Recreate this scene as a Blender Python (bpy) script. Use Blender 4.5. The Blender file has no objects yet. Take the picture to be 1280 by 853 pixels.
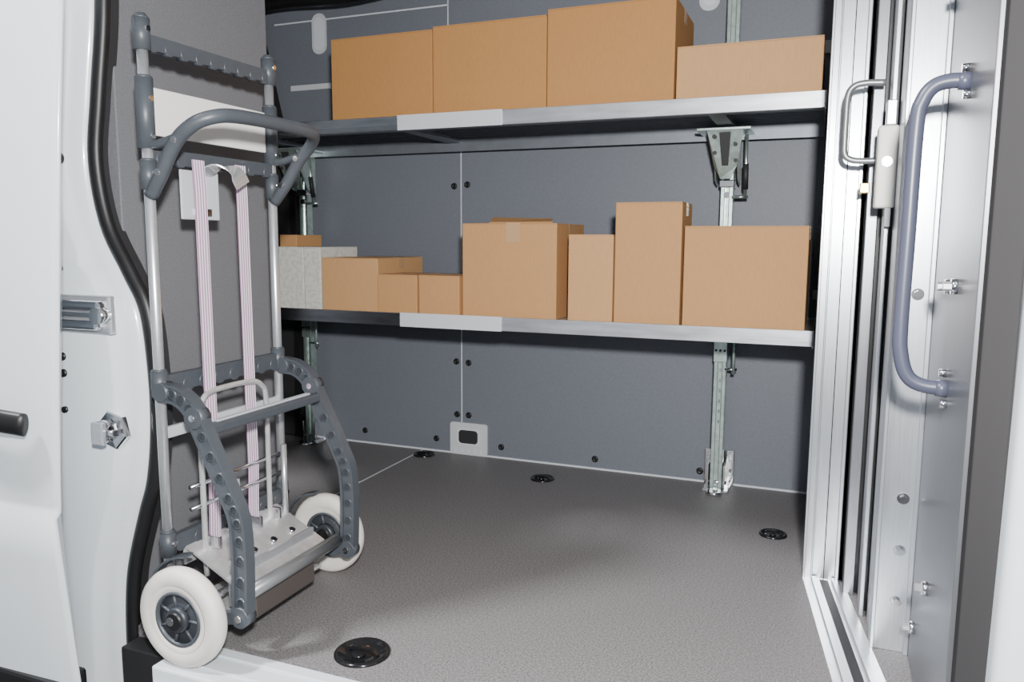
import bpy, bmesh, math, random
from mathutils import Vector, Matrix
random.seed(4)
# ------------------------------------------------------------------ materials
def mat(name,col,rough=.5,metal=0.,noise=0.,scale=20.,bump=0.,bscale=200.,stretch=(1,1,1),spec=.5,coat=0.,col2=None,thr=None):
    m=bpy.data.materials.new(name);m.use_nodes=True;nt=m.node_tree;b=nt.nodes['Principled BSDF']
    b.inputs['Base Color'].default_value=(*col,1);b.inputs['Roughness'].default_value=rough
    b.inputs['Metallic'].default_value=metal;b.inputs['Specular IOR Level'].default_value=spec
    b.inputs['Coat Weight'].default_value=coat;b.inputs['Coat Roughness'].default_value=.08
    tc=nt.nodes.new('ShaderNodeTexCoord');mp=nt.nodes.new('ShaderNodeMapping');mp.inputs['Scale'].default_value=stretch
    nt.links.new(tc.outputs['Object'],mp.inputs['Vector'])
    if noise or col2:
        n=nt.nodes.new('ShaderNodeTexNoise');n.inputs['Scale'].default_value=scale;n.inputs['Detail'].default_value=5
        nt.links.new(mp.outputs[0],n.inputs['Vector'])
        r=nt.nodes.new('ShaderNodeValToRGB')
        lo,hi=thr or (.3,.7)
        r.color_ramp.elements[0].position=lo;r.color_ramp.elements[1].position=hi
        c2=col2 or tuple(min(1,c*(1+noise)) for c in col)
        c1=col if col2 else tuple(c*(1-noise) for c in col)
        r.color_ramp.elements[0].color=(*c1,1);r.color_ramp.elements[1].color=(*c2,1)
        nt.links.new(n.outputs[0],r.inputs[0]);nt.links.new(r.outputs[0],b.inputs['Base Color'])
    if bump:
        n=nt.nodes.new('ShaderNodeTexNoise');n.inputs['Scale'].default_value=bscale;n.inputs['Detail'].default_value=3
        nt.links.new(mp.outputs[0],n.inputs['Vector'])
        bp=nt.nodes.new('ShaderNodeBump');bp.inputs['Strength'].default_value=bump;bp.inputs['Distance'].default_value=.002
        nt.links.new(n.outputs[0],bp.inputs['Height']);nt.links.new(bp.outputs[0],b.inputs['Normal'])
    return m
WALL=mat('wall_panel_grey',(.145,.160,.188),.5,noise=.06,scale=90,bump=.3,bscale=260)
PARTN=mat('side_panel_grey',(.145,.148,.160),.6,noise=.12,scale=180,bump=.35,bscale=300)
FLOOR=mat('floor_mat',(.172,.163,.164),.55,noise=.5,scale=190,bump=.3,bscale=300)
ALU=mat('brushed_aluminium',(.72,.74,.77),.3,.75,noise=.06,scale=30)
ALUV=mat('aluminium_extrusion',(.58,.61,.65),.3,.8,noise=.07,scale=30,stretch=(6,6,.3))
SHEET=mat('steel_sheet',(.25,.26,.28),.33,.75,noise=.06,scale=40,stretch=(5,5,.3))
SHELFA=mat('shelf_aluminium',(.58,.60,.64),.34,.75,noise=.2,scale=12,stretch=(.5,3,3))
SHELFD=mat('shelf_rail_dark_reflection',(.42,.41,.42),.16,1.,noise=.2,scale=12,stretch=(.5,3,3))  # same aluminium rail, dark reflection on its left part put into the colour
SHELFU=mat('shelf_underside_steel',(.20,.22,.25),.45,.5,noise=.08,scale=20)
PLATEW=mat('white_shelf_plate',(.66,.68,.73),.4,.1)
GALV=mat('galvanised_steel',(.55,.66,.62),.28,.85,noise=.18,scale=40)
ZINC=mat('zinc_plate',(.78,.78,.78),.25,.6,noise=.15,scale=25)
CHROME=mat('chrome',(.85,.85,.87),.12,1.)
BLACK=mat('black_rubber',(.008,.008,.009),.45)
CUP=mat('black_gloss_plastic',(.010,.010,.011),.15)
DARK=mat('dark_trim',(.02,.02,.022),.6)
GREYD=mat('dark_grey_seal',(.030,.029,.030),.8,spec=.2)
WHITE=mat('white_van_paint',(.72,.775,.82),.25,coat=.5)
SEAMW=mat('seam_white',(.62,.66,.70),.5)
PLAS=mat('grey_plastic',(.064,.073,.085),.42,noise=.05,scale=40,bump=.1)
PURP=mat('blue_grey_coated_tube',(.062,.067,.100),.35)
LGREY=mat('light_grey_plastic',(.55,.57,.60),.45)
CREAM=mat('cream_tyre',(.76,.72,.66),.55,noise=.04,scale=30)
HUB=mat('hub_plastic',(.035,.040,.048),.4)
CARD=mat('cardboard',(.50,.272,.118),.75,noise=.05,scale=60,bump=.12,bscale=90,stretch=(4,4,.6),spec=.2)
CARD2=mat('cardboard_light',(.545,.312,.145),.75,noise=.05,scale=60,bump=.12,bscale=90,stretch=(8,8,.5),spec=.2)
CARD3=mat('cardboard_brown',(.44,.222,.080),.75,noise=.05,scale=60,bump=.12,bscale=90,stretch=(4,4,.6),spec=.2)
EDGE=mat('cardboard_edge',(.20,.105,.045),.85)
TAPE=mat('packing_tape',(.50,.31,.16),.25)
PRINT=mat('printed_carton',(.66,.65,.59),.7,col2=(.55,.56,.51),scale=55,thr=(.49,.53))
OUTG=mat('asphalt',(.06,.06,.06),.9,noise=.2,scale=60)
WPL=mat('white_plate',(.85,.84,.80),.45)
AXLE=mat('grey_axle_tube',(.30,.31,.32),.35,.6)
BRPL=mat('brown_plate',(.16,.14,.13),.35,.6)
BRASS=mat('brass',(.45,.33,.13),.3,.9)
def strapmat():
    m=bpy.data.materials.new('striped_webbing');m.use_nodes=True;nt=m.node_tree;b=nt.nodes['Principled BSDF']
    b.inputs['Roughness'].default_value=.7
    tc=nt.nodes.new('ShaderNodeTexCoord');w=nt.nodes.new('ShaderNodeTexWave');w.bands_direction='Y';w.inputs['Scale'].default_value=34
    r=nt.nodes.new('ShaderNodeValToRGB');r.color_ramp.elements[0].position=.35;r.color_ramp.elements[1].position=.6
    r.color_ramp.elements[0].color=(.42,.23,.38,1);r.color_ramp.elements[1].color=(.85,.78,.85,1)
    nt.links.new(tc.outputs['Object'],w.inputs['Vector']);nt.links.new(w.outputs['Fac'],r.inputs[0]);nt.links.new(r.outputs[0],b.inputs['Base Color'])
    return m
STRAP=strapmat()
# ------------------------------------------------------------------ builder
def smooth(pts,n=6,closed=False):
    P=[Vector(p) for p in pts];out=[]
    L=len(P)
    rng=L if closed else L-1
    for i in range(rng):
        if closed: a,b,c,d=P[(i-1)%L],P[i],P[(i+1)%L],P[(i+2)%L]
        else: a=P[i-1] if i else 2*P[0]-P[1];b=P[i];c=P[i+1];d=P[i+2] if i+2<L else 2*P[-1]-P[-2]
        for k in range(n):
            t=k/n
            out.append(.5*((2*b)+(c-a)*t+(2*a-5*b+4*c-d)*t*t+(3*b-a-3*c+d)*t**3))
    if not closed: out.append(P[-1])
    return out
class B:
    def __init__(s,name,parent=None): s.name=name;s.bm=bmesh.new();s.mats=[];s.parent=parent
    def mi(s,m):
        if m not in s.mats:s.mats.append(m)
        return s.mats.index(m)
    def _merge(s,t,m,sm=False,M=None):
        if M is not None: bmesh.ops.transform(t,matrix=M,verts=t.verts)
        i=s.mi(m);vm={}
        for v in t.verts: vm[v]=s.bm.verts.new(v.co)
        for f in t.faces:
            try:
                g=s.bm.faces.new([vm[v] for v in f.verts]);g.material_index=i;g.smooth=sm
            except ValueError: pass
        t.free()
    def box(s,lo,hi,m,bev=0.,M=None,seg=2):
        t=bmesh.new();bmesh.ops.create_cube(t,size=1)
        for v in t.verts: v.co=Vector([(lo[k]+hi[k])/2+v.co[k]*(hi[k]-lo[k]) for k in range(3)])
        if bev: bmesh.ops.bevel(t,geom=t.edges[:],offset=bev,segments=seg,affect='EDGES',profile=.5)
        bmesh.ops.recalc_face_normals(t,faces=t.faces);s._merge(t,m,False,M);return s
    def cyl(s,p0,p1,r,m,seg=20,r2=None,sm=True):
        p0=Vector(p0);p1=Vector(p1);d=p1-p0;t=bmesh.new()
        bmesh.ops.create_cone(t,cap_ends=True,segments=seg,radius1=r,radius2=r if r2 is None else r2,depth=d.length)
        M=Matrix.Translation((p0+p1)/2)@d.to_track_quat('Z','Y').to_matrix().to_4x4()
        bmesh.ops.transform(t,matrix=M,verts=t.verts)
        i=s.mi(m);vm={}
        for v in t.verts: vm[v]=s.bm.verts.new(v.co)
        for f in t.faces:
            g=s.bm.faces.new([vm[v] for v in f.verts]);g.material_index=i;g.smooth=sm and len(f.verts)==4
        t.free();return s
    def sweep(s,pts,prof,m,axis=None,sm=False,closed=False):
        P=[Vector(p) for p in pts];n=len(P);T=[]
        for i in range(n):
            if closed: T.append((P[(i+1)%n]-P[i-1]).normalized())
            else: T.append((P[min(i+1,n-1)]-P[max(i-1,0)]).normalized())
        t=bmesh.new();rings=[]
        if axis is None:
            N=T[0].orthogonal().normalized()
        for i in range(n):
            if axis is not None: N=(Vector(axis)-T[i]*T[i].dot(Vector(axis))).normalized()
            else: N=(N-T[i]*T[i].dot(N)).normalized()
            Bn=T[i].cross(N)
            rings.append([t.verts.new(P[i]+N*u+Bn*v) for u,v in prof])
        k=len(prof)
        for i in range(n if closed else n-1):
            a=rings[i];b=rings[(i+1)%n]
            for j in range(k): t.faces.new((a[j],a[(j+1)%k],b[(j+1)%k],b[j]))
        if not closed: t.faces.new(rings[0][::-1]);t.faces.new(rings[-1])
        bmesh.ops.recalc_face_normals(t,faces=t.faces);s._merge(t,m,sm);return s
    def tube(s,pts,r,m,seg=14,closed=False,r2=None):
        q=r2 or r
        return s.sweep(pts,[(r*math.cos(a*2*math.pi/seg),q*math.sin(a*2*math.pi/seg)) for a in range(seg)],m,None,True,closed)
    def lathe(s,prof,c,axis,m,seg=40,sm=True):
        A=Vector(axis).normalized();U=A.orthogonal().normalized();V=A.cross(U);c=Vector(c);t=bmesh.new();R=[]
        for r,o in prof:
            R.append([t.verts.new(c+A*o+(U*math.cos(2*math.pi*j/seg)+V*math.sin(2*math.pi*j/seg))*max(r,1e-4)) for j in range(seg)])
        for i in range(len(R)-1):
            for j in range(seg): t.faces.new((R[i][j],R[i][(j+1)%seg],R[i+1][(j+1)%seg],R[i+1][j]))
        bmesh.ops.recalc_face_normals(t,faces=t.faces);s._merge(t,m,sm);return s
    def prism(s,poly,d,m):
        t=bmesh.new();a=[t.verts.new(Vector(p)) for p in poly];b=[t.verts.new(Vector(p)+Vector(d)) for p in poly];n=len(a)
        t.faces.new(a[::-1]);t.faces.new(b)
        for i in range(n): t.faces.new((a[i],a[(i+1)%n],b[(i+1)%n],b[i]))
        bmesh.ops.recalc_face_normals(t,faces=t.faces);s._merge(t,m);return s
    def grid(s,rows,m,sm=True):
        t=bmesh.new();R=[[t.verts.new(Vector(p)) for p in r] for r in rows]
        for i in range(len(R)-1):
            for j in range(len(R[i])-1): t.faces.new((R[i][j],R[i][j+1],R[i+1][j+1],R[i+1][j]))
        s._merge(t,m,sm);return s
    def rrect(s,c,w,h,r,th,m):
        pts=[]
        for qx,qz,a0 in((1,1,0),(-1,1,90),(-1,-1,180),(1,-1,270)):
            for k in range(5):
                a=math.radians(a0+k*22.5);pts.append((c[0]+qx*(w/2-r)+r*math.cos(a),c[1],c[2]+qz*(h/2-r)+r*math.sin(a)))
        return s.prism(pts,(0,-th,0),m)
    def done(s):
        me=bpy.data.meshes.new(s.name);s.bm.to_mesh(me);s.bm.free()
        for m in s.mats: me.materials.append(m)
        o=bpy.data.objects.new(s.name,me);bpy.context.collection.objects.link(o)
        if s.parent: o.parent=s.parent
        return o
def empty(name,loc=(0,0,0)):
    o=bpy.data.objects.new(name,None);bpy.context.collection.objects.link(o);return o
def hexbolt(b,c,ax,m,r=.008,h=.006):
    c=Vector(c);a=Vector(ax);b.cyl(c,c+a*.002,r*1.5,m,16);b.cyl(c,c+a*h,r,m,6,sm=False)

# ------------------------------------------------------------------ shell
W=3.51
b=B('floor');b.box((-3.2,1.545,-.04),(.30,W+.02,0),FLOOR)
fl=b.done()
b=B('floor_seam',fl);b.box((-1.895,2.05,0),(-1.888,W-.01,.0012),SEAMW);b.done()
b=B('wall_back');b.box((-3.2,W,-.04),(.4,W+.05,2.4),WALL)
wb=b.done()
b=B('panel_joint_trim',wb)
b.box((-2.75,W-.006,0),(-.02,W,.008),SEAMW)
b.box((-1.675,W-.002,0),(-1.670,W,1.6),SEAMW)
b.box((-1.742,W-.002,1.6),(-1.737,W,2.4),SEAMW)
b.box((-2.75,W-.002,2.185),(-1.74,W,2.192),SEAMW)
b.box((-2.65,W-.012,1.845),(-2.35,W,1.872),LGREY)
b.box((-.06,W-.012,1.83),(-.02,W,1.88),LGREY)
b.box((-.05,W-.012,.84),(-.02,W,.88),LGREY)
b.done()
b=B('wall_partition');b.box((-.02,2.72,-.04),(.03,W,2.4),WALL)
b.done()
b=B('wall_rear');b.box((-3.2,1.6,-.04),(-3.15,W,2.4),DARK);b.done()
b=B('ceiling');b.box((-3.2,1.5,2.36),(.9,W+.05,2.4),LGREY);b.done()
b=B('wall_front');b.box((-3.2,1.47,2.02),(.9,1.55,2.45),WHITE);b.done()
b=B('wall_left');b.box((-1.79,1.575,0),(-1.75,2.19,2.36),PARTN,.003)
b.done()
b=B('rear_door_frame',wb)
fr=smooth([(-2.84,3.40,2.34),(-2.78,3.42,2.1),(-2.70,3.44,1.7),(-2.62,3.46,1.35),(-2.61,3.46,1.0),(-2.61,3.46,.5),(-2.62,3.46,.02)],6)
b.sweep(fr,[(-.03,-.018),(.03,-.018),(.03,.018),(-.03,.018)],BLACK,(0,1,0))
b.sweep([p+Vector((-.09,.01,0)) for p in fr],[(-.03,-.07),(.03,-.07),(.03,.07),(-.03,.07)],DARK,(0,1,0))
b.done()
b=B('roof_cable_duct',wb)
b.tube(smooth([(-3.0,3.40,2.23),(-2.6,3.38,2.25),(-2.2,3.36,2.23),(-1.8,3.37,2.27),(-1.5,3.38,2.31)],6),.030,BLACK)
b.tube(smooth([(-3.0,3.34,2.26),(-2.5,3.33,2.29),(-2.0,3.33,2.32)],6),.020,BLACK)
b.done()
b=B('panel_fasteners',wb)
for x,z in[(-1.711,1.339),(-1.640,1.345),(-1.702,.473),(-1.635,.470),(-1.699,.203),(-1.635,.203),(-2.244,.067),(-1.818,.066),(-1.457,.057),(-.975,.049),(-.485,.048)]:
    b.lathe([(.016,0),(.015,-.004),(.010,-.007),(.006,-.004),(0,-.004)],(x,W,z),(0,1,0),BLACK,18)
b.done()
b=B('wheel_arch_service_plate',wb);c=(-1.632,W,.082)
b.rrect(c,.205,.165,.015,.010,LGREY)
b.rrect((c[0],W-.010,c[2]+.012),.125,.085,.02,.004,SEAMW)
b.rrect((c[0],W-.014,c[2]+.012),.105,.068,.018,.002,DARK)
for dx in(-.07,-.035,0,.035,.07): b.box((c[0]+dx-.004,W-.014,.012),(c[0]+dx+.004,W-.009,.03),SEAMW)
b.done()
for i,(x,z) in enumerate([(-.515,2.14),(-2.471,2.12)]):
    b=B('lining_grip_slot',wb);b.rrect((x,W,z),.085,.20,.04,.006,LGREY);b.rrect((x,W-.006,z),.055,.16,.026,.002,SEAMW);b.done()
for x,y,r in[(-1.081,1.656,.074),(-1.153,3.268,.055),(-.134,2.952,.05),(-1.84,3.418,.055)]:
    b=B('tie_down_anchor')
    b.lathe([(r,.0),(r,.004),(r*.93,.008),(r*.84,.008),(r*.76,.003),(r*.45,.0015),(0,.001)],(x,y,0),(0,0,1),CUP,40)
    b.sweep(smooth([(x-r*.62,y,.002),(x-r*.4,y,.012),(x,y,.015),(x+r*.4,y,.012),(x+r*.62,y,.002)],4),[(-.006,-.004),(.006,-.004),(.006,.004),(-.006,.004)],CUP,(0,1,0))
    b.cyl((x,y-r*.25,.001),(x,y-r*.25,.009),r*.22,CUP,20)
    b.cyl((x,y+r*.3,.001),(x,y+r*.3,.006),r*.10,CHROME,12)
    b.done()

# ------------------------------------------------------------------ shelves
yf=2.91
rack=empty('storage_shelf')
def shelf(zt,zb):
    b=B('shelf_board',rack);x0,x1=-2.60,-.03
    b.box((x0,yf+.012,zt-.018),(x1,W-.07,zt-.006),SHELFA)
    b.box((-1.44,yf,zb),(x1,yf+.014,zt),SHELFA,.0015)
    b.box((x0,yf,zb),(-1.44,yf+.014,zt),SHELFD,.0015)  # left stretch of the front, darkened to imitate a reflection
    b.box((x0,yf+.014,zb),(x1,yf+.05,zb+.005),SHELFU)
    b.box((x0,W-.08,zt-.09),(x1,W-.066,zt+.0),SHELFU)
    b.box((-1.44,yf-.002,zb+.018),(x1,yf,zb+.021),SHELFA)
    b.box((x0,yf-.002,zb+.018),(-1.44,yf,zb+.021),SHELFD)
    b.box((x0,yf+.05,zt-.024),(x1,W-.08,zt-.018),SHELFU)
    for k in range(1,9): b.box((x0,yf+.05+k*.055,zt-.034),(x1,yf+.056+k*.055,zt-.024),SHELFU)
    b.box((-1.675,yf-.006,zb-.002),(-1.209,yf,zt+.002),PLATEW,.001)
    b.box((x1-.004,yf,zb-.005),(x1,W-.066,zt),SHELFA)
    b.prism([(x1-.005,yf+.06,zb),(x1-.005,W-.066,zb),(x1-.005,W-.066,zb-.06),(x1-.005,yf+.35,zb-.06)],(.004,0,0),SHELFU)
    b.box((x0,yf,zb-.01),(x0+.004,W-.066,zt),SHELFU)
    for xx in(-.40,-1.67,-2.5): b.box((xx-.03,yf+.015,zb+.005),(xx+.03,W-.08,zb+.028),SHELFU)
    b.done()
shelf(1.585,1.528);shelf(.770,.714)
def post(x,upper):
    b=B('support_post',rack)
    y=W-.10
    def seg(z0,z1):
        for s_ in(-1,1):
            b.box((x+s_*.017-.009,y-.022,z0),(x+s_*.017+.009,y+.02,z1),GALV,.003)
        b.box((x-.02,y-.006,z0),(x+.02,y+.0,z1),GALV)
    seg(.012,1.49)
    if upper: seg(1.60,2.34)
    for k in range(6): b.box((x-.004,y-.0075,.30+k*.045),(x+.004,y-.005,.315+k*.045),SHELFU)
    b.box((x-.065,W-.014,.0),(x+.065,W-.004,.16),CHROME,.004)
    b.box((x-.055,y-.04,.0),(x+.055,W-.01,.012),CHROME,.004)
    for dx in(-.035,.035):
        b.box((x+dx-.004,y-.03,.01),(x+dx+.004,W-.01,.12),CHROME)
    b.cyl((x,y-.06,0),(x,y-.06,.016),.035,CHROME,24)
    b.cyl((x-.045,y-.01,.04),(x+.045,y-.01,.04),.008,CHROME,12)
    for dx in(-.045,.045):
        for z in(.05,.12): hexbolt(b,(x+dx,W-.014,z),(0,-1,0),GALV,.007)
    for zt,zb in((1.525,1.36),(.712,.60)):
        yb=y-.05
        b.box((x-.11,yb-.12,zt-.012),(x+.10,yb+.12,zt-.001),GALV,.002)
        if zt>1:
            for dx in(-.045,.045):
                b.prism([(x+dx-.003,yb-.10,zt-.01),(x+dx-.003,y+.02,zt-.01),(x+dx-.003,y+.02,zb-.05),(x+dx-.003,yb+.0,zb-.03)],(.006,0,0),GALV)
            b.prism([(x-.07,yb-.11,zt-.01),(x+.07,yb-.11,zt-.01),(x+.045,yb-.06,zb+.02),(x+.02,yb-.05,zb-.03),(x-.02,yb-.05,zb-.03),(x-.045,yb-.06,zb+.02)],(0,.006,0),GALV)
            b.prism([(x-.022,yb-.114,zt-.02),(x+.022,yb-.114,zt-.02),(x+.012,yb-.075,zb+.02),(x-.012,yb-.075,zb+.02)],(0,.01,0),DARK)
            for k in range(4): b.cyl((x-.04+.02*(k%2)*4,yb-.118+.016*k,zt-.035-.03*k),(x-.04+.02*(k%2)*4,yb-.09+.016*k,zt-.035-.03*k),.008,DARK,12)
            b.cyl((x+.075,yb-.02,zt-.02),(x+.075,yb+.01,zb-.10),.007,GALV,12)
            b.cyl((x+.075,yb-.01,zb+.03),(x+.075,yb+.01,zb-.07),.011,DARK,14)
            b.box((x-.03,y-.034,zb-.06),(x+.03,y+.03,zb-.03),CHROME,.003)
            b.cyl((x+.02,y-.02,zb-.10),(x+.085,y-.02,zb-.10),.007,GALV,12)
        else:
            b.box((x-.06,yb-.06,zt-.035),(x+.05,yb+.06,zt-.012),GALV,.003)
            b.box((x-.028,y-.03,zb-.03),(x+.028,y+.03,zt-.03),GALV,.002)
            b.cyl((x+.055,y-.02,zt-.03),(x+.055,y-.02,zb-.08),.008,GALV,12)
            b.cyl((x+.02,y-.02,zb-.06),(x+.07,y-.02,zb-.06),.006,CHROME,12)
            for k in range(3): b.cyl((x-.018+.018*k,y-.036,zb+.02),(x-.018+.018*k,y-.03,zb+.02),.005,DARK,10)
    b.cyl((x,y-.03,1.27),(x,y+.0,1.27),.012,CHROME,14)
    b.done()
post(-.40,True);post(-2.51,False)

# ------------------------------------------------------------------ boxes
def carton(x0,x1,z0,z1,m,depth=.36,y0=2.945,tape=True,open_=False,fronttape=False,name='cardboard_box'):
    b=B(name);g=.0015;x0+=g;x1-=g;y1=y0+depth
    if z0<1 :y1=min(y1,3.38)
    b.box((x0,y0,z0),(x1,y1,z1-.004),m,.0035)
    ym=(y0+y1)/2
    b.box((x0+.001,y0+.001,z1-.0045),(x1-.001,ym-.0015,z1-.001),m)
    b.box((x0+.001,ym+.0015,z1-.0045),(x1-.001,y1-.001,z1-.001),m)
    b.box((x0+.002,ym-.002,z1-.006),(x1-.002,ym+.002,z1-.003),EDGE)
    if tape: b.box((x0-.0004,ym-.025,z1-.0012),(x1+.0004,ym+.025,z1-.0004),TAPE);b.box((x1-.0004,ym-.025,z1-.05),(x1+.0006,ym+.025,z1-.0004),TAPE)
    if open_:
        b.prism([(x0+.12,y0+.004,z1),(x1-.02,y0+.004,z1+.001),(x1-.05,y0+.09,z1+.016),(x0+.10,y0+.09,z1+.022)],(0,0,.004),m)
        b.box((x0+.02,y0+.01,z1-.003),(x1-.02,y0+.02,z1+.001),EDGE)
    if fronttape:
        xm=(x0+x1)/2+.02
        b.box((xm-.03,y0-.0008,z1-.075),(xm+.03,y0+.001,z1+.002),TAPE)
        b.box((xm-.03,y0,z1-.001),(xm+.03,y0+.2,z1+.0012),TAPE)
    return b.done()
zt=1.5795;zl=.7645
carton(-2.02,-1.531,zt,1.925,CARD3);carton(-1.531,-1.039,zt,1.934,CARD3);carton(-1.039,-.548,zt,1.952,CARD3,.40);carton(-.543,-.045,zt,1.773,CARD2,.36)
carton(-2.33,-2.19,zl,1.045,PRINT,.3,tape=False,name='printed_carton');carton(-2.19,-2.098,zl,1.045,PRINT,.3,tape=False,name='printed_carton')
carton(-2.095,-1.803,zl,.999,CARD2,.41)
carton(-1.80,-1.604,zl,.932,CARD,.22,y0=2.93);carton(-1.598,-1.406,zl,.932,CARD,.22,y0=2.93)
carton(-1.401,-.988,zl,1.147,CARD,.37,open_=True,fronttape=True)
carton(-.943,-.76,zl,1.103,CARD2,.25);carton(-.757,-.502,zl,1.224,CARD,.22);carton(-.495,-.061,zl,1.135,CARD,.36)
carton(-2.44,-2.34,zl,1.10,CARD,.20,y0=3.1,tape=False)

# ------------------------------------------------------------------ bulkhead with sliding door on the right
bulk=empty('bulkhead_sliding_door')
b=B('door_leaf_and_frame',bulk)
H=2.36
def ex(x0,x1,y0,y1,m,bev=.002,z0=0.,z1=H): b.box((x0,y0,z0),(x1,y1,z1),m,bev)
ex(-.022,.085,2.60,2.64,ALUV);ex(-.022,-.010,2.64,2.72,ALUV)
ex(-.022,-.014,2.592,2.60,ALUV);ex(.002,.008,2.594,2.60,ALUV);ex(.040,.043,2.596,2.60,DARK,0);ex(.074,.085,2.585,2.60,ALUV)
ex(.085,.098,2.62,2.66,DARK)
ex(.098,.128,2.52,2.60,SHEET)
ex(.128,.148,2.54,2.60,BLACK)
ex(.138,.150,2.38,2.50,ALUV);ex(.150,.160,2.42,2.44,BLACK)
ex(.158,.250,2.20,2.24,ALUV);ex(.158,.164,2.24,2.36,ALUV)
ex(.158,.168,2.188,2.20,ALUV);ex(.238,.250,2.186,2.20,ALUV)
ex(.250,.275,1.60,2.20,SHEET)
ex(.275,.32,1.60,2.36,DARK)
ex(.03,.32,2.62,2.66,DARK)
for y,z in((1.92,.985),(1.92,.30),(2.02,1.62),(2.10,.12),(1.83,.99)):
    b.cyl((.25,y,z),(.238,y,z),.016,CHROME,20);b.cyl((.24,y,z),(.224,y,z),.010,ALU,6,sm=False)
for z in(.14,.28,.42,.95): hexbolt(b,(.215,2.2,z),(0,-1,0),CHROME,.010,.012)
b.done()
b=B('door_track',bulk)
b.prism([(-.022,2.60,0),(.10,2.60,0),(.26,1.56,0),(.125,1.56,0)],(0,0,.004),ALU)
b.prism([(.005,2.59,.004),(.02,2.59,.004),(.165,1.57,.004),(.145,1.57,.004)],(0,0,.010),ALUV)
b.prism([(.03,2.59,.004),(.055,2.59,.004),(.20,1.57,.004),(.175,1.57,.004)],(0,0,.002),DARK)
b.prism([(.065,2.59,.004),(.08,2.59,.004),(.228,1.57,.004),(.212,1.57,.004)],(0,0,.012),ALUV)
b.done()
b=B('grab_handle',bulk)
y=1.87
hp=smooth([(.248,y,1.405),(.215,y,1.407),(.185,y,1.398),(.166,y,1.37),(.158,y,1.32),(.156,y,1.1),(.154,y,.9),(.158,y,.84),(.172,y,.795),(.20,y,.775),(.248,y,.77)],6)
b.tube(hp,.0155,PURP,18)
for z in(1.405,.77):
    b.cyl((.25,y,z),(.228,y,z),.019,PURP,24,.017);b.cyl((.236,y-.02,z-.03),(.25,y-.02,z-.03),.009,CHROME,12);b.cyl((.236,y+.02,z+.03),(.25,y+.02,z+.03),.009,CHROME,12)
b.done()
b=B('grab_handle_small',bulk)
y=2.45
b.tube(smooth([(.125,y,1.515),(.075,y,1.517),(.045,y,1.51),(.03,y,1.485),(.028,y,1.42),(.028,y,1.36),(.03,y,1.325),(.045,y,1.310),(.075,y,1.305),(.125,y,1.305)],5),.009,AXLE,14)
b.done()
b=B('door_lock_case',bulk)
b.box((.108,2.33,1.17),(.158,2.40,1.385),WPL,.006)
b.box((.125,2.33,1.385),(.15,2.38,1.45),ALU,.003)
b.cyl((.133,2.33,1.29),(.133,2.318,1.29),.013,CHROME,20)
b.box((.074,2.45,1.215),(.100,2.48,1.245),BRASS,.003)
b.box((.135,2.335,1.12),(.150,2.37,1.17),LGREY,.002)
b.done()
b=B('wall_right')
rows=[]
for z in[-.35,-.1,.2,.5,.8,1.1,1.4,1.7,2.0,2.45]:
    x=.303+.012*max(0,z)
    rows.append([(x,1.60,z),(x,1.53,z),(x+.006,1.51,z),(x+.02,1.50,z),(x+.05,1.485,z),(x+.06,1.47,z),(x+.6,1.44,z)])
b.grid(rows,WHITE)
b.done()
b=B('door_seal',bulk)
b.tube([(.282,1.580,z) for z in(-.2,.3,.8,1.3,1.8,2.3)],.018,GREYD,16)
b.box((.258,1.56,-.02),(.312,1.60,2.3),GREYD,.004)
b.done()

# ------------------------------------------------------------------ left pillar, seal, sliding door
pil=empty('door_pillar')
cur=[(-1.735,2.3),(-1.735,2.0),(-1.740,1.681),(-1.775,1.45),(-1.798,1.283),(-1.770,1.117),(-1.70,.99),(-1.648,.890),(-1.630,.72),(-1.633,.567),(-1.655,.43),(-1.689,.337),(-1.735,.20),(-1.755,.10),(-1.765,-.05),(-1.768,-.35)]
cs=smooth([(x,1.545,z) for x,z in cur],6)
b=B('rubber_seal',pil)
b.sweep(cs,[(.017*math.cos(a*math.pi/7),.021*math.sin(a*math.pi/7)) for a in range(14)],BLACK,(0,1,0),True)
b.sweep([p+Vector((.004,.02,0)) for p in cs],[(-.02,-.008),(.02,-.008),(.02,.008),(-.02,.008)],DARK,(0,1,0))
b.done()
b=B('painted_post',pil)
rows=[]
for p in cs:
    x,z=p.x-.012,p.z
    xa=min(x-.05,-1.80) if z>1 else x-.06
    rows.append([(x,1.56,z),(x-.006,1.535,z),(x-.018,1.522,z),(x-.036,1.516,z),(xa,1.506,z),(xa-.012,1.490,z),(xa-.022,1.486,z),(min(-1.90,xa-.03),1.48,z),(-1.985,1.475,z),(-1.995,1.50,z),(-2.35,1.50,z)])
b.grid(rows,WHITE)
b.done()
b=B('door_catch',pil)
x0,x1,z=-1.90,-1.685,.883
b.box((x0,1.470,z-.050),(x1-.01,1.492,z+.050),ALU,.006)
b.box((x0-.01,1.444,z-.038),(x1-.03,1.475,z-.014),CHROME,.008);b.box((x0-.01,1.444,z+.014),(x1-.02,1.475,z+.038),CHROME,.008)
b.box((x0,1.455,z-.006),(x1-.03,1.475,z+.006),CHROME,.004)
b.cyl((x1-.03,1.475,z),(x1-.03,1.444,z),.022,CHROME,20)
b.done()
b=B('door_striker',pil)
x,z=-1.725,.578
yo=1.484
b.lathe([(.052,.012),(.052,0),(.049,-.005),(.030,-.008),(.026,-.012),(0,-.012)],(x,yo,z),(0,1,0),CHROME,6,False)
b.cyl((x,yo-.01,z+.018),(x,yo-.045,z+.018),.014,CHROME,16);b.cyl((x,yo-.01,z-.018),(x,yo-.045,z-.018),.012,CHROME,16)
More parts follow.
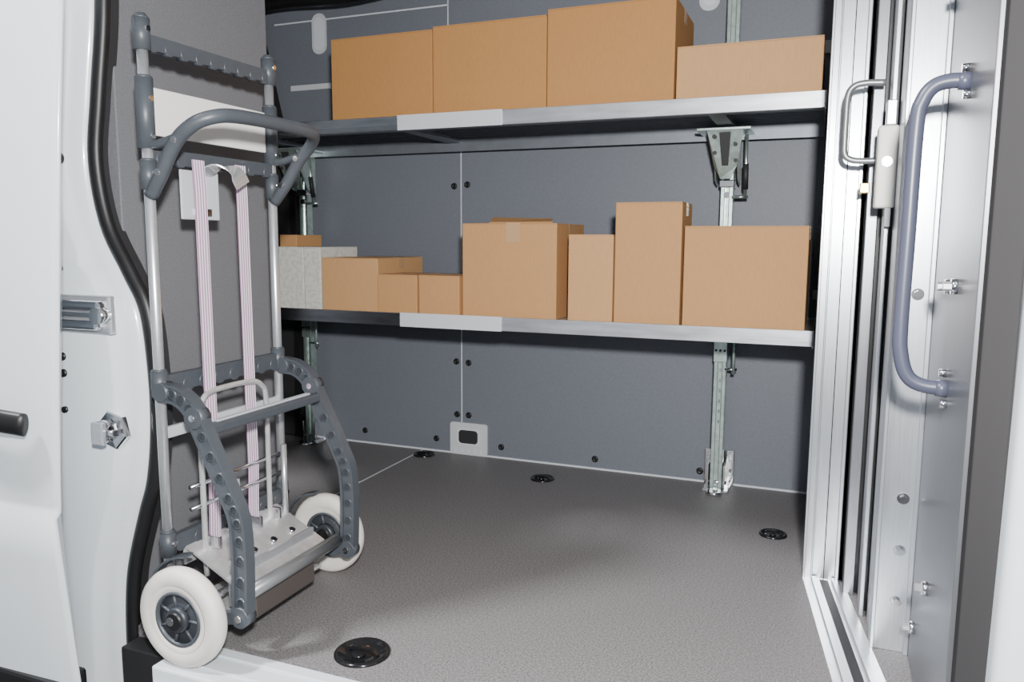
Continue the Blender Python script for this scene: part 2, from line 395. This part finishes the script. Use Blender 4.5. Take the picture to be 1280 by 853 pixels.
b.box((x-.018,yo-.052,z-.03),(x+.022,yo-.038,z+.03),ALU,.004);b.box((x+.0,yo-.035,z-.008),(x+.040,yo-.015,z+.008),CHROME,.003)
b.done()
b=B('pillar_plugs',pil)
for x,y,z,r in[(-1.862,1.482,1.285,.014),(-1.875,1.482,1.0,.010),(-1.885,1.480,.765,.011),(-1.885,1.480,.72,.011),(-1.888,1.480,.62,.009)]:
    b.cyl((x,y+.012,z),(x,y-.006,z),r,BLACK,16)
b.done()
sd=empty('van_sliding_door')
b=B('door_skin',sd)
rows=[]
for z in[2.05,1.9,1.6,1.35,1.15,.9,.7,.5,.44,.425,.41,.3,.1,-.02]:
    xe=-1.565-.045*max(0,min(1,(1.6-z)/.6))-.065*max(0,min(1,(1.0-z)/.6))
    if z<.42: xe=-1.675+.04*(.42-z)
    yo=1.30 - .035*math.sin(max(0,min(1,(1.9-z)/2))*math.pi)
    if z<.42: yo-=.012
    rows.append([(xe-.145,1.39,z),(xe-.085,1.345,z),(xe-.02,yo+.022,z),(xe-.004,yo+.010,z),(xe-.006,yo+.003,z),(xe-.02,yo,z),(xe-.10,yo-.002,z),(xe-.3,yo-.01,z),(-3.4,yo-.02,z)])
b.grid(rows,WHITE)
b.box((-3.4,1.27,-.12),(-1.72,1.36,-.02),BLACK,.01)
b.done()
b=B('pull_handle',sd)
b.sweep(smooth([(-2.02,1.245,.655),(-1.95,1.225,.662),(-1.87,1.215,.662),(-1.79,1.22,.655),(-1.720,1.24,.645)],5),[(.014*math.cos(a*math.pi/7),.028*math.sin(a*math.pi/7)) for a in range(14)],BLACK,(0,1,0),True)
b.done()
b=B('door_sill')
b.box((-1.545,1.40,-.05),(.30,1.545,-.001),WHITE,.006)
b.box((-1.46,1.50,-.001),(.12,1.508,.004),WHITE,.0015)
b.box((-1.46,1.44,-.001),(.12,1.446,.003),WHITE,.001)
b.box((-1.74,1.48,-.40),(-1.545,1.545,-.03),DARK,.004)  # dark block standing in for the shadow left of the white sill
b.box((-1.56,1.385,-.40),(.34,1.40,-.05),WHITE,.004)
b.box((-1.56,1.20,-.42),(.34,1.385,-.38),DARK,.004)
b.done()
b=B('ground');b.box((-6,-4,-.75),(5,1.40,-.70),OUTG);b.done()

# ------------------------------------------------------------------ hand truck
b=B('hand_truck')
xr=-1.58;y0,y1=1.51,1.98
for y in(y0,y1):
    b.cyl((xr,y,.10),(xr,y,1.60),.0135,ALU,20)
    for za,zb_,r in((1.535,1.610,.021),(1.30,1.47,.0215),(1.20,1.27,.020),(.675,.74,.021),(.245,.31,.020),(.09,.13,.019)):
        b.cyl((xr,y,za),(xr,y,zb_),r,PLAS,20)
        b.cyl((xr,y,zb_),(xr,y,zb_+.006),r,PLAS,20,r*.8)
    for z in(1.585,1.42,1.33,1.24,.71,.28):
        b.cyl((xr+.01,y,z),(xr+.024,y,z),.007,CHROME,12)
    b.cyl((xr,y,1.610),(xr,y,1.622),.019,PLAS,20,.012)
def scallop(z,h,n,x=xr,ya=y0,yb=y1):
    pr=[(-.010,-h/2),(.010,-h/2),(.010,h/2),(-.010,h/2)]
    b.sweep([(x,ya,z),(x,yb,z)],pr,PLAS,(1,0,0))
    for k in range(n):
        yy=ya+(yb-ya)*(k+.5)/n
        b.cyl((x-.012,yy,z-h*.22),(x+.012,yy,z-h*.22),h*.42,PLAS,16)
scallop(1.558,.036,9);scallop(1.285,.036,7);scallop(.705,.046,8);scallop(.275,.042,7)
b.box((xr-.01,y0,.56),(xr+.006,y1,.59),LGREY,.003)
b.box((xr-.005,y0+.025,1.335),(xr+.003,y1-.025,1.452),WPL,.003)
hp=smooth([(xr+.005,y0,1.185),(-1.535,y0-.005,1.235),(-1.485,y0-.005,1.31),(-1.43,y0,1.352),(-1.390,y0+.03,1.372),(-1.375,y0+.09,1.380),(-1.370,1.74,1.382),(-1.375,y1-.10,1.380),(-1.395,y1-.04,1.374),(-1.43,y1-.008,1.352),(-1.480,y1,1.308),(-1.53,y1,1.24),(xr+.005,y1,1.19)],6)
b.tube(hp,.0175,PLAS,16)
for y in(y0,y1):
    b.tube(smooth([(xr,y,1.31),(-1.54,y,1.31),(-1.50,y,1.32),(-1.47,y,1.325)],4),.011,PLAS,12)
    for q in((-1.53,1.24),(-1.475,1.315)): b.cyl((q[0],y-.024,q[1]),(q[0],y-.012,q[1]),.008,CHROME,12)
b.box((xr-.012,1.62,1.13),(xr-.006,1.76,1.26),LGREY,.003)
b.box((xr-.006,1.66,1.14),(xr+.004,1.72,1.16),CHROME,.002)
b.sweep(smooth([(xr-.006,1.70,1.25),(xr+.03,1.72,1.272),(xr+.06,1.75,1.262),(xr+.07,1.77,1.225)],5),[(-.03,-.002),(.03,-.002),(.03,.002),(-.03,.002)],ALU,(0,1,0))
for y in(1.655,1.815):
    b.sweep([(xr+.022,y,1.285),(xr+.026,y,1.20),(xr+.028,y,.72),(xr+.03,y,.40),(xr+.02,y,.17)],[(-.0215,-.0012),(.0215,-.0012),(.0215,.0012),(-.0215,.0012)],STRAP,(0,1,0))
leg=[(-1.570,.688),(-1.515,.684),(-1.470,.655),(-1.440,.600),(-1.400,.52),(-1.358,.435),(-1.337,.385),(-1.330,.31),(-1.331,.22),(-1.335,.125)]
for y in(y0-.005,y1+.005):
    P=smooth([(x,y,z) for x,z in leg],5)
    b.sweep(P,[(-.009,-.022),(.009,-.022),(.009,.022),(-.009,.022)],PLAS,(0,1,0))
    for s_ in(-1,1):
        b.sweep(P,[(-.016,s_*.020-.004),(.016,s_*.020-.004),(.016,s_*.020+.004),(-.016,s_*.020+.004)],PLAS,(0,1,0))
    for i in range(4,len(P)-2,3):
        p=P[i];b.lathe([(.0105,-.013),(.0135,-.013),(.0135,.013),(.0105,.013)],p,(0,1,0),PLAS,18)
        b.cyl(p+Vector((0,-.0098,0)),p+Vector((0,.0098,0)),.0100,HUB,16)
    b.cyl((-1.335,y-.018,.125),(-1.335,y+.018,.125),.027,PLAS,24)
    b.cyl((-1.335,y-.024,.125),(-1.335,y-.018,.125),.010,CHROME,12)
    b.cyl((-1.455,y-.018,.632),(-1.455,y+.018,.632),.028,PLAS,20)
    b.cyl((-1.455,y-.022,.632),(-1.455,y-.018,.632),.009,CHROME,12)
    b.cyl((xr+.02,y-.02,.69),(xr+.02,y+.02,.69),.024,PLAS,20)
    b.sweep(smooth([(-1.335,y,.125),(-1.40,y,.11),(-1.475,y,.13)],4),[(-.012,-.014),(.012,-.014),(.012,.014),(-.012,.014)],PLAS,(0,1,0))
b.box((-1.452,y0,.585),(-1.418,y1,.612),PLAS,.006)
b.box((-1.449,y0+.04,.612),(-1.432,y1-.04,.617),LGREY,.0015)
lp=smooth([(-1.54,1.60,.16),(-1.54,1.60,.40),(-1.54,1.60,.60),(-1.54,1.615,.650),(-1.54,1.66,.668),(-1.54,1.80,.668),(-1.54,1.85,.650),(-1.54,1.87,.60),(-1.54,1.87,.40),(-1.54,1.87,.16)],6)
b.tube(lp,.008,ZINC,12)
b.tube([(-1.53,1.93,.17),(-1.53,1.93,.45)],.009,ALU,12);b.tube([(-1.53,1.72,.17),(-1.53,1.72,.40)],.008,ZINC,12)
b.tube([(-1.545,1.56,.36),(-1.545,1.93,.36)],.006,CHROME,10);b.tube([(-1.545,1.56,.42),(-1.545,1.93,.42)],.006,CHROME,10)
# toe plate assembly
b.box((-1.60,1.56,.075),(-1.40,1.93,.083),ZINC,.003)
b.prism([(-1.575,1.56,.25),(-1.575,1.94,.25),(-1.395,1.94,.155),(-1.395,1.56,.155)],(0,0,.006),ZINC)
b.box((-1.582,1.56,.20),(-1.574,1.94,.275),ZINC,.002)
for k in range(4):
    yy=1.62+k*.085;b.cyl((-1.47,yy,.192),(-1.463,yy,.208),.010,CHROME,14)
    b.box((-1.56,yy-.006,.235),(-1.505,yy+.006,.268),CHROME,.002)
b.box((-1.44,1.57,.10),(-1.425,1.93,.20),ALU,.003)
b.cyl((-1.365,1.53,.155),(-1.365,1.965,.155),.019,AXLE,24)
b.box((-1.39,1.60,.065),(-1.375,1.86,.15),BRPL,.003)
b.cyl((-1.475,1.40,.13),(-1.475,2.09,.13),.011,CHROME,16)
for y in(y0,y1): b.box((xr-.015,y-.018,.09),(-1.46,y+.018,.15),PLAS,.005)
def wheel(yc,ztop=.1305):
    c=(-1.465,yc,ztop);R=.130
    b.lathe([(.088,-.020),(.100,-.024),(.118,-.023),(.126,-.017),(R,-.007),(R,.007),(.126,.017),(.118,.023),(.100,.024),(.088,.020),(.088,-.020)],c,(0,1,0),CREAM,56)
    b.lathe([(.070,-.016),(.078,-.021),(.088,-.021)],c,(0,1,0),CREAM,48)
    b.lathe([(.0,-.012),(.072,-.0125),(.074,-.006)],c,(0,1,0),HUB,40)
    b.lathe([(.0,.012),(.072,.0125),(.088,.020)],c,(0,1,0),PLAS,40)
    b.lathe([(.064,-.010),(.064,-.020),(.072,-.020),(.072,-.010)],c,(0,1,0),PLAS,40)
    for k in range(7):
        a=k*2*math.pi/7;d=Vector((math.cos(a),0,math.sin(a)))
        b.cyl(Vector(c)+d*.026+Vector((0,-.013,0)),Vector(c)+d*.064+Vector((0,-.013,0)),.004,PLAS,8)
    b.cyl((c[0],yc-.034,c[2]),(c[0],yc,c[2]),.022,BLACK,24);b.cyl((c[0],yc-.012,c[2]),(c[0],yc-.028,c[2]),.036,HUB,28,.030)
wheel(1.435);wheel(2.06)
for yc in(1.475,2.02):
    P=[(-1.465+.143*math.cos(a),yc,.1325+.143*math.sin(a)) for a in [math.radians(95+k*10) for k in range(8)]]
    b.sweep(P,[(-.016,-.003),(.016,-.003),(.016,.003),(-.016,.003)],PLAS,(0,1,0))
b.done()

# ------------------------------------------------------------------ lights
def area(name,loc,tgt,size,power,col=(1,1,1)):
    l=bpy.data.lights.new(name,'AREA');l.shape='DISK';l.size=size;l.energy=power;l.color=col
    o=bpy.data.objects.new(name,l);o.location=loc;o.rotation_euler=(Vector(tgt)-Vector(loc)).to_track_quat('-Z','Y').to_euler();bpy.context.collection.objects.link(o)
area('flash_lamp',(.15,-.10,1.44),(-1.1,3.2,.95),.14,145,(1,.985,.965))
area('hall_lamp',(-2.70,.02,4.05),(-.9,2.6,.2),.38,290,(.97,.98,1))
w=bpy.data.worlds.new('hall');w.use_nodes=True;w.node_tree.nodes['Background'].inputs[0].default_value=(.88,.92,1,1);w.node_tree.nodes['Background'].inputs[1].default_value=.45
bpy.context.scene.world=w
# ------------------------------------------------------------------ camera
cam=bpy.data.cameras.new('camera');co=bpy.data.objects.new('camera',cam);bpy.context.collection.objects.link(co)
cam.sensor_width=36;cam.lens=979.8*36/1280;cam.clip_start=.02
yaw,pit,roll=map(math.radians,(21.78,7.35,.29))
F=Vector((-math.sin(yaw)*math.cos(pit),math.cos(yaw)*math.cos(pit),-math.sin(pit)));R=Vector((math.cos(yaw),math.sin(yaw),0));U=R.cross(F)
R2=R*math.cos(roll)+U*math.sin(roll);U2=U*math.cos(roll)-R*math.sin(roll)
M=Matrix((R2,U2,-F)).transposed().to_4x4();M.translation=(0,0,1.08);co.matrix_world=M
bpy.context.scene.camera=co
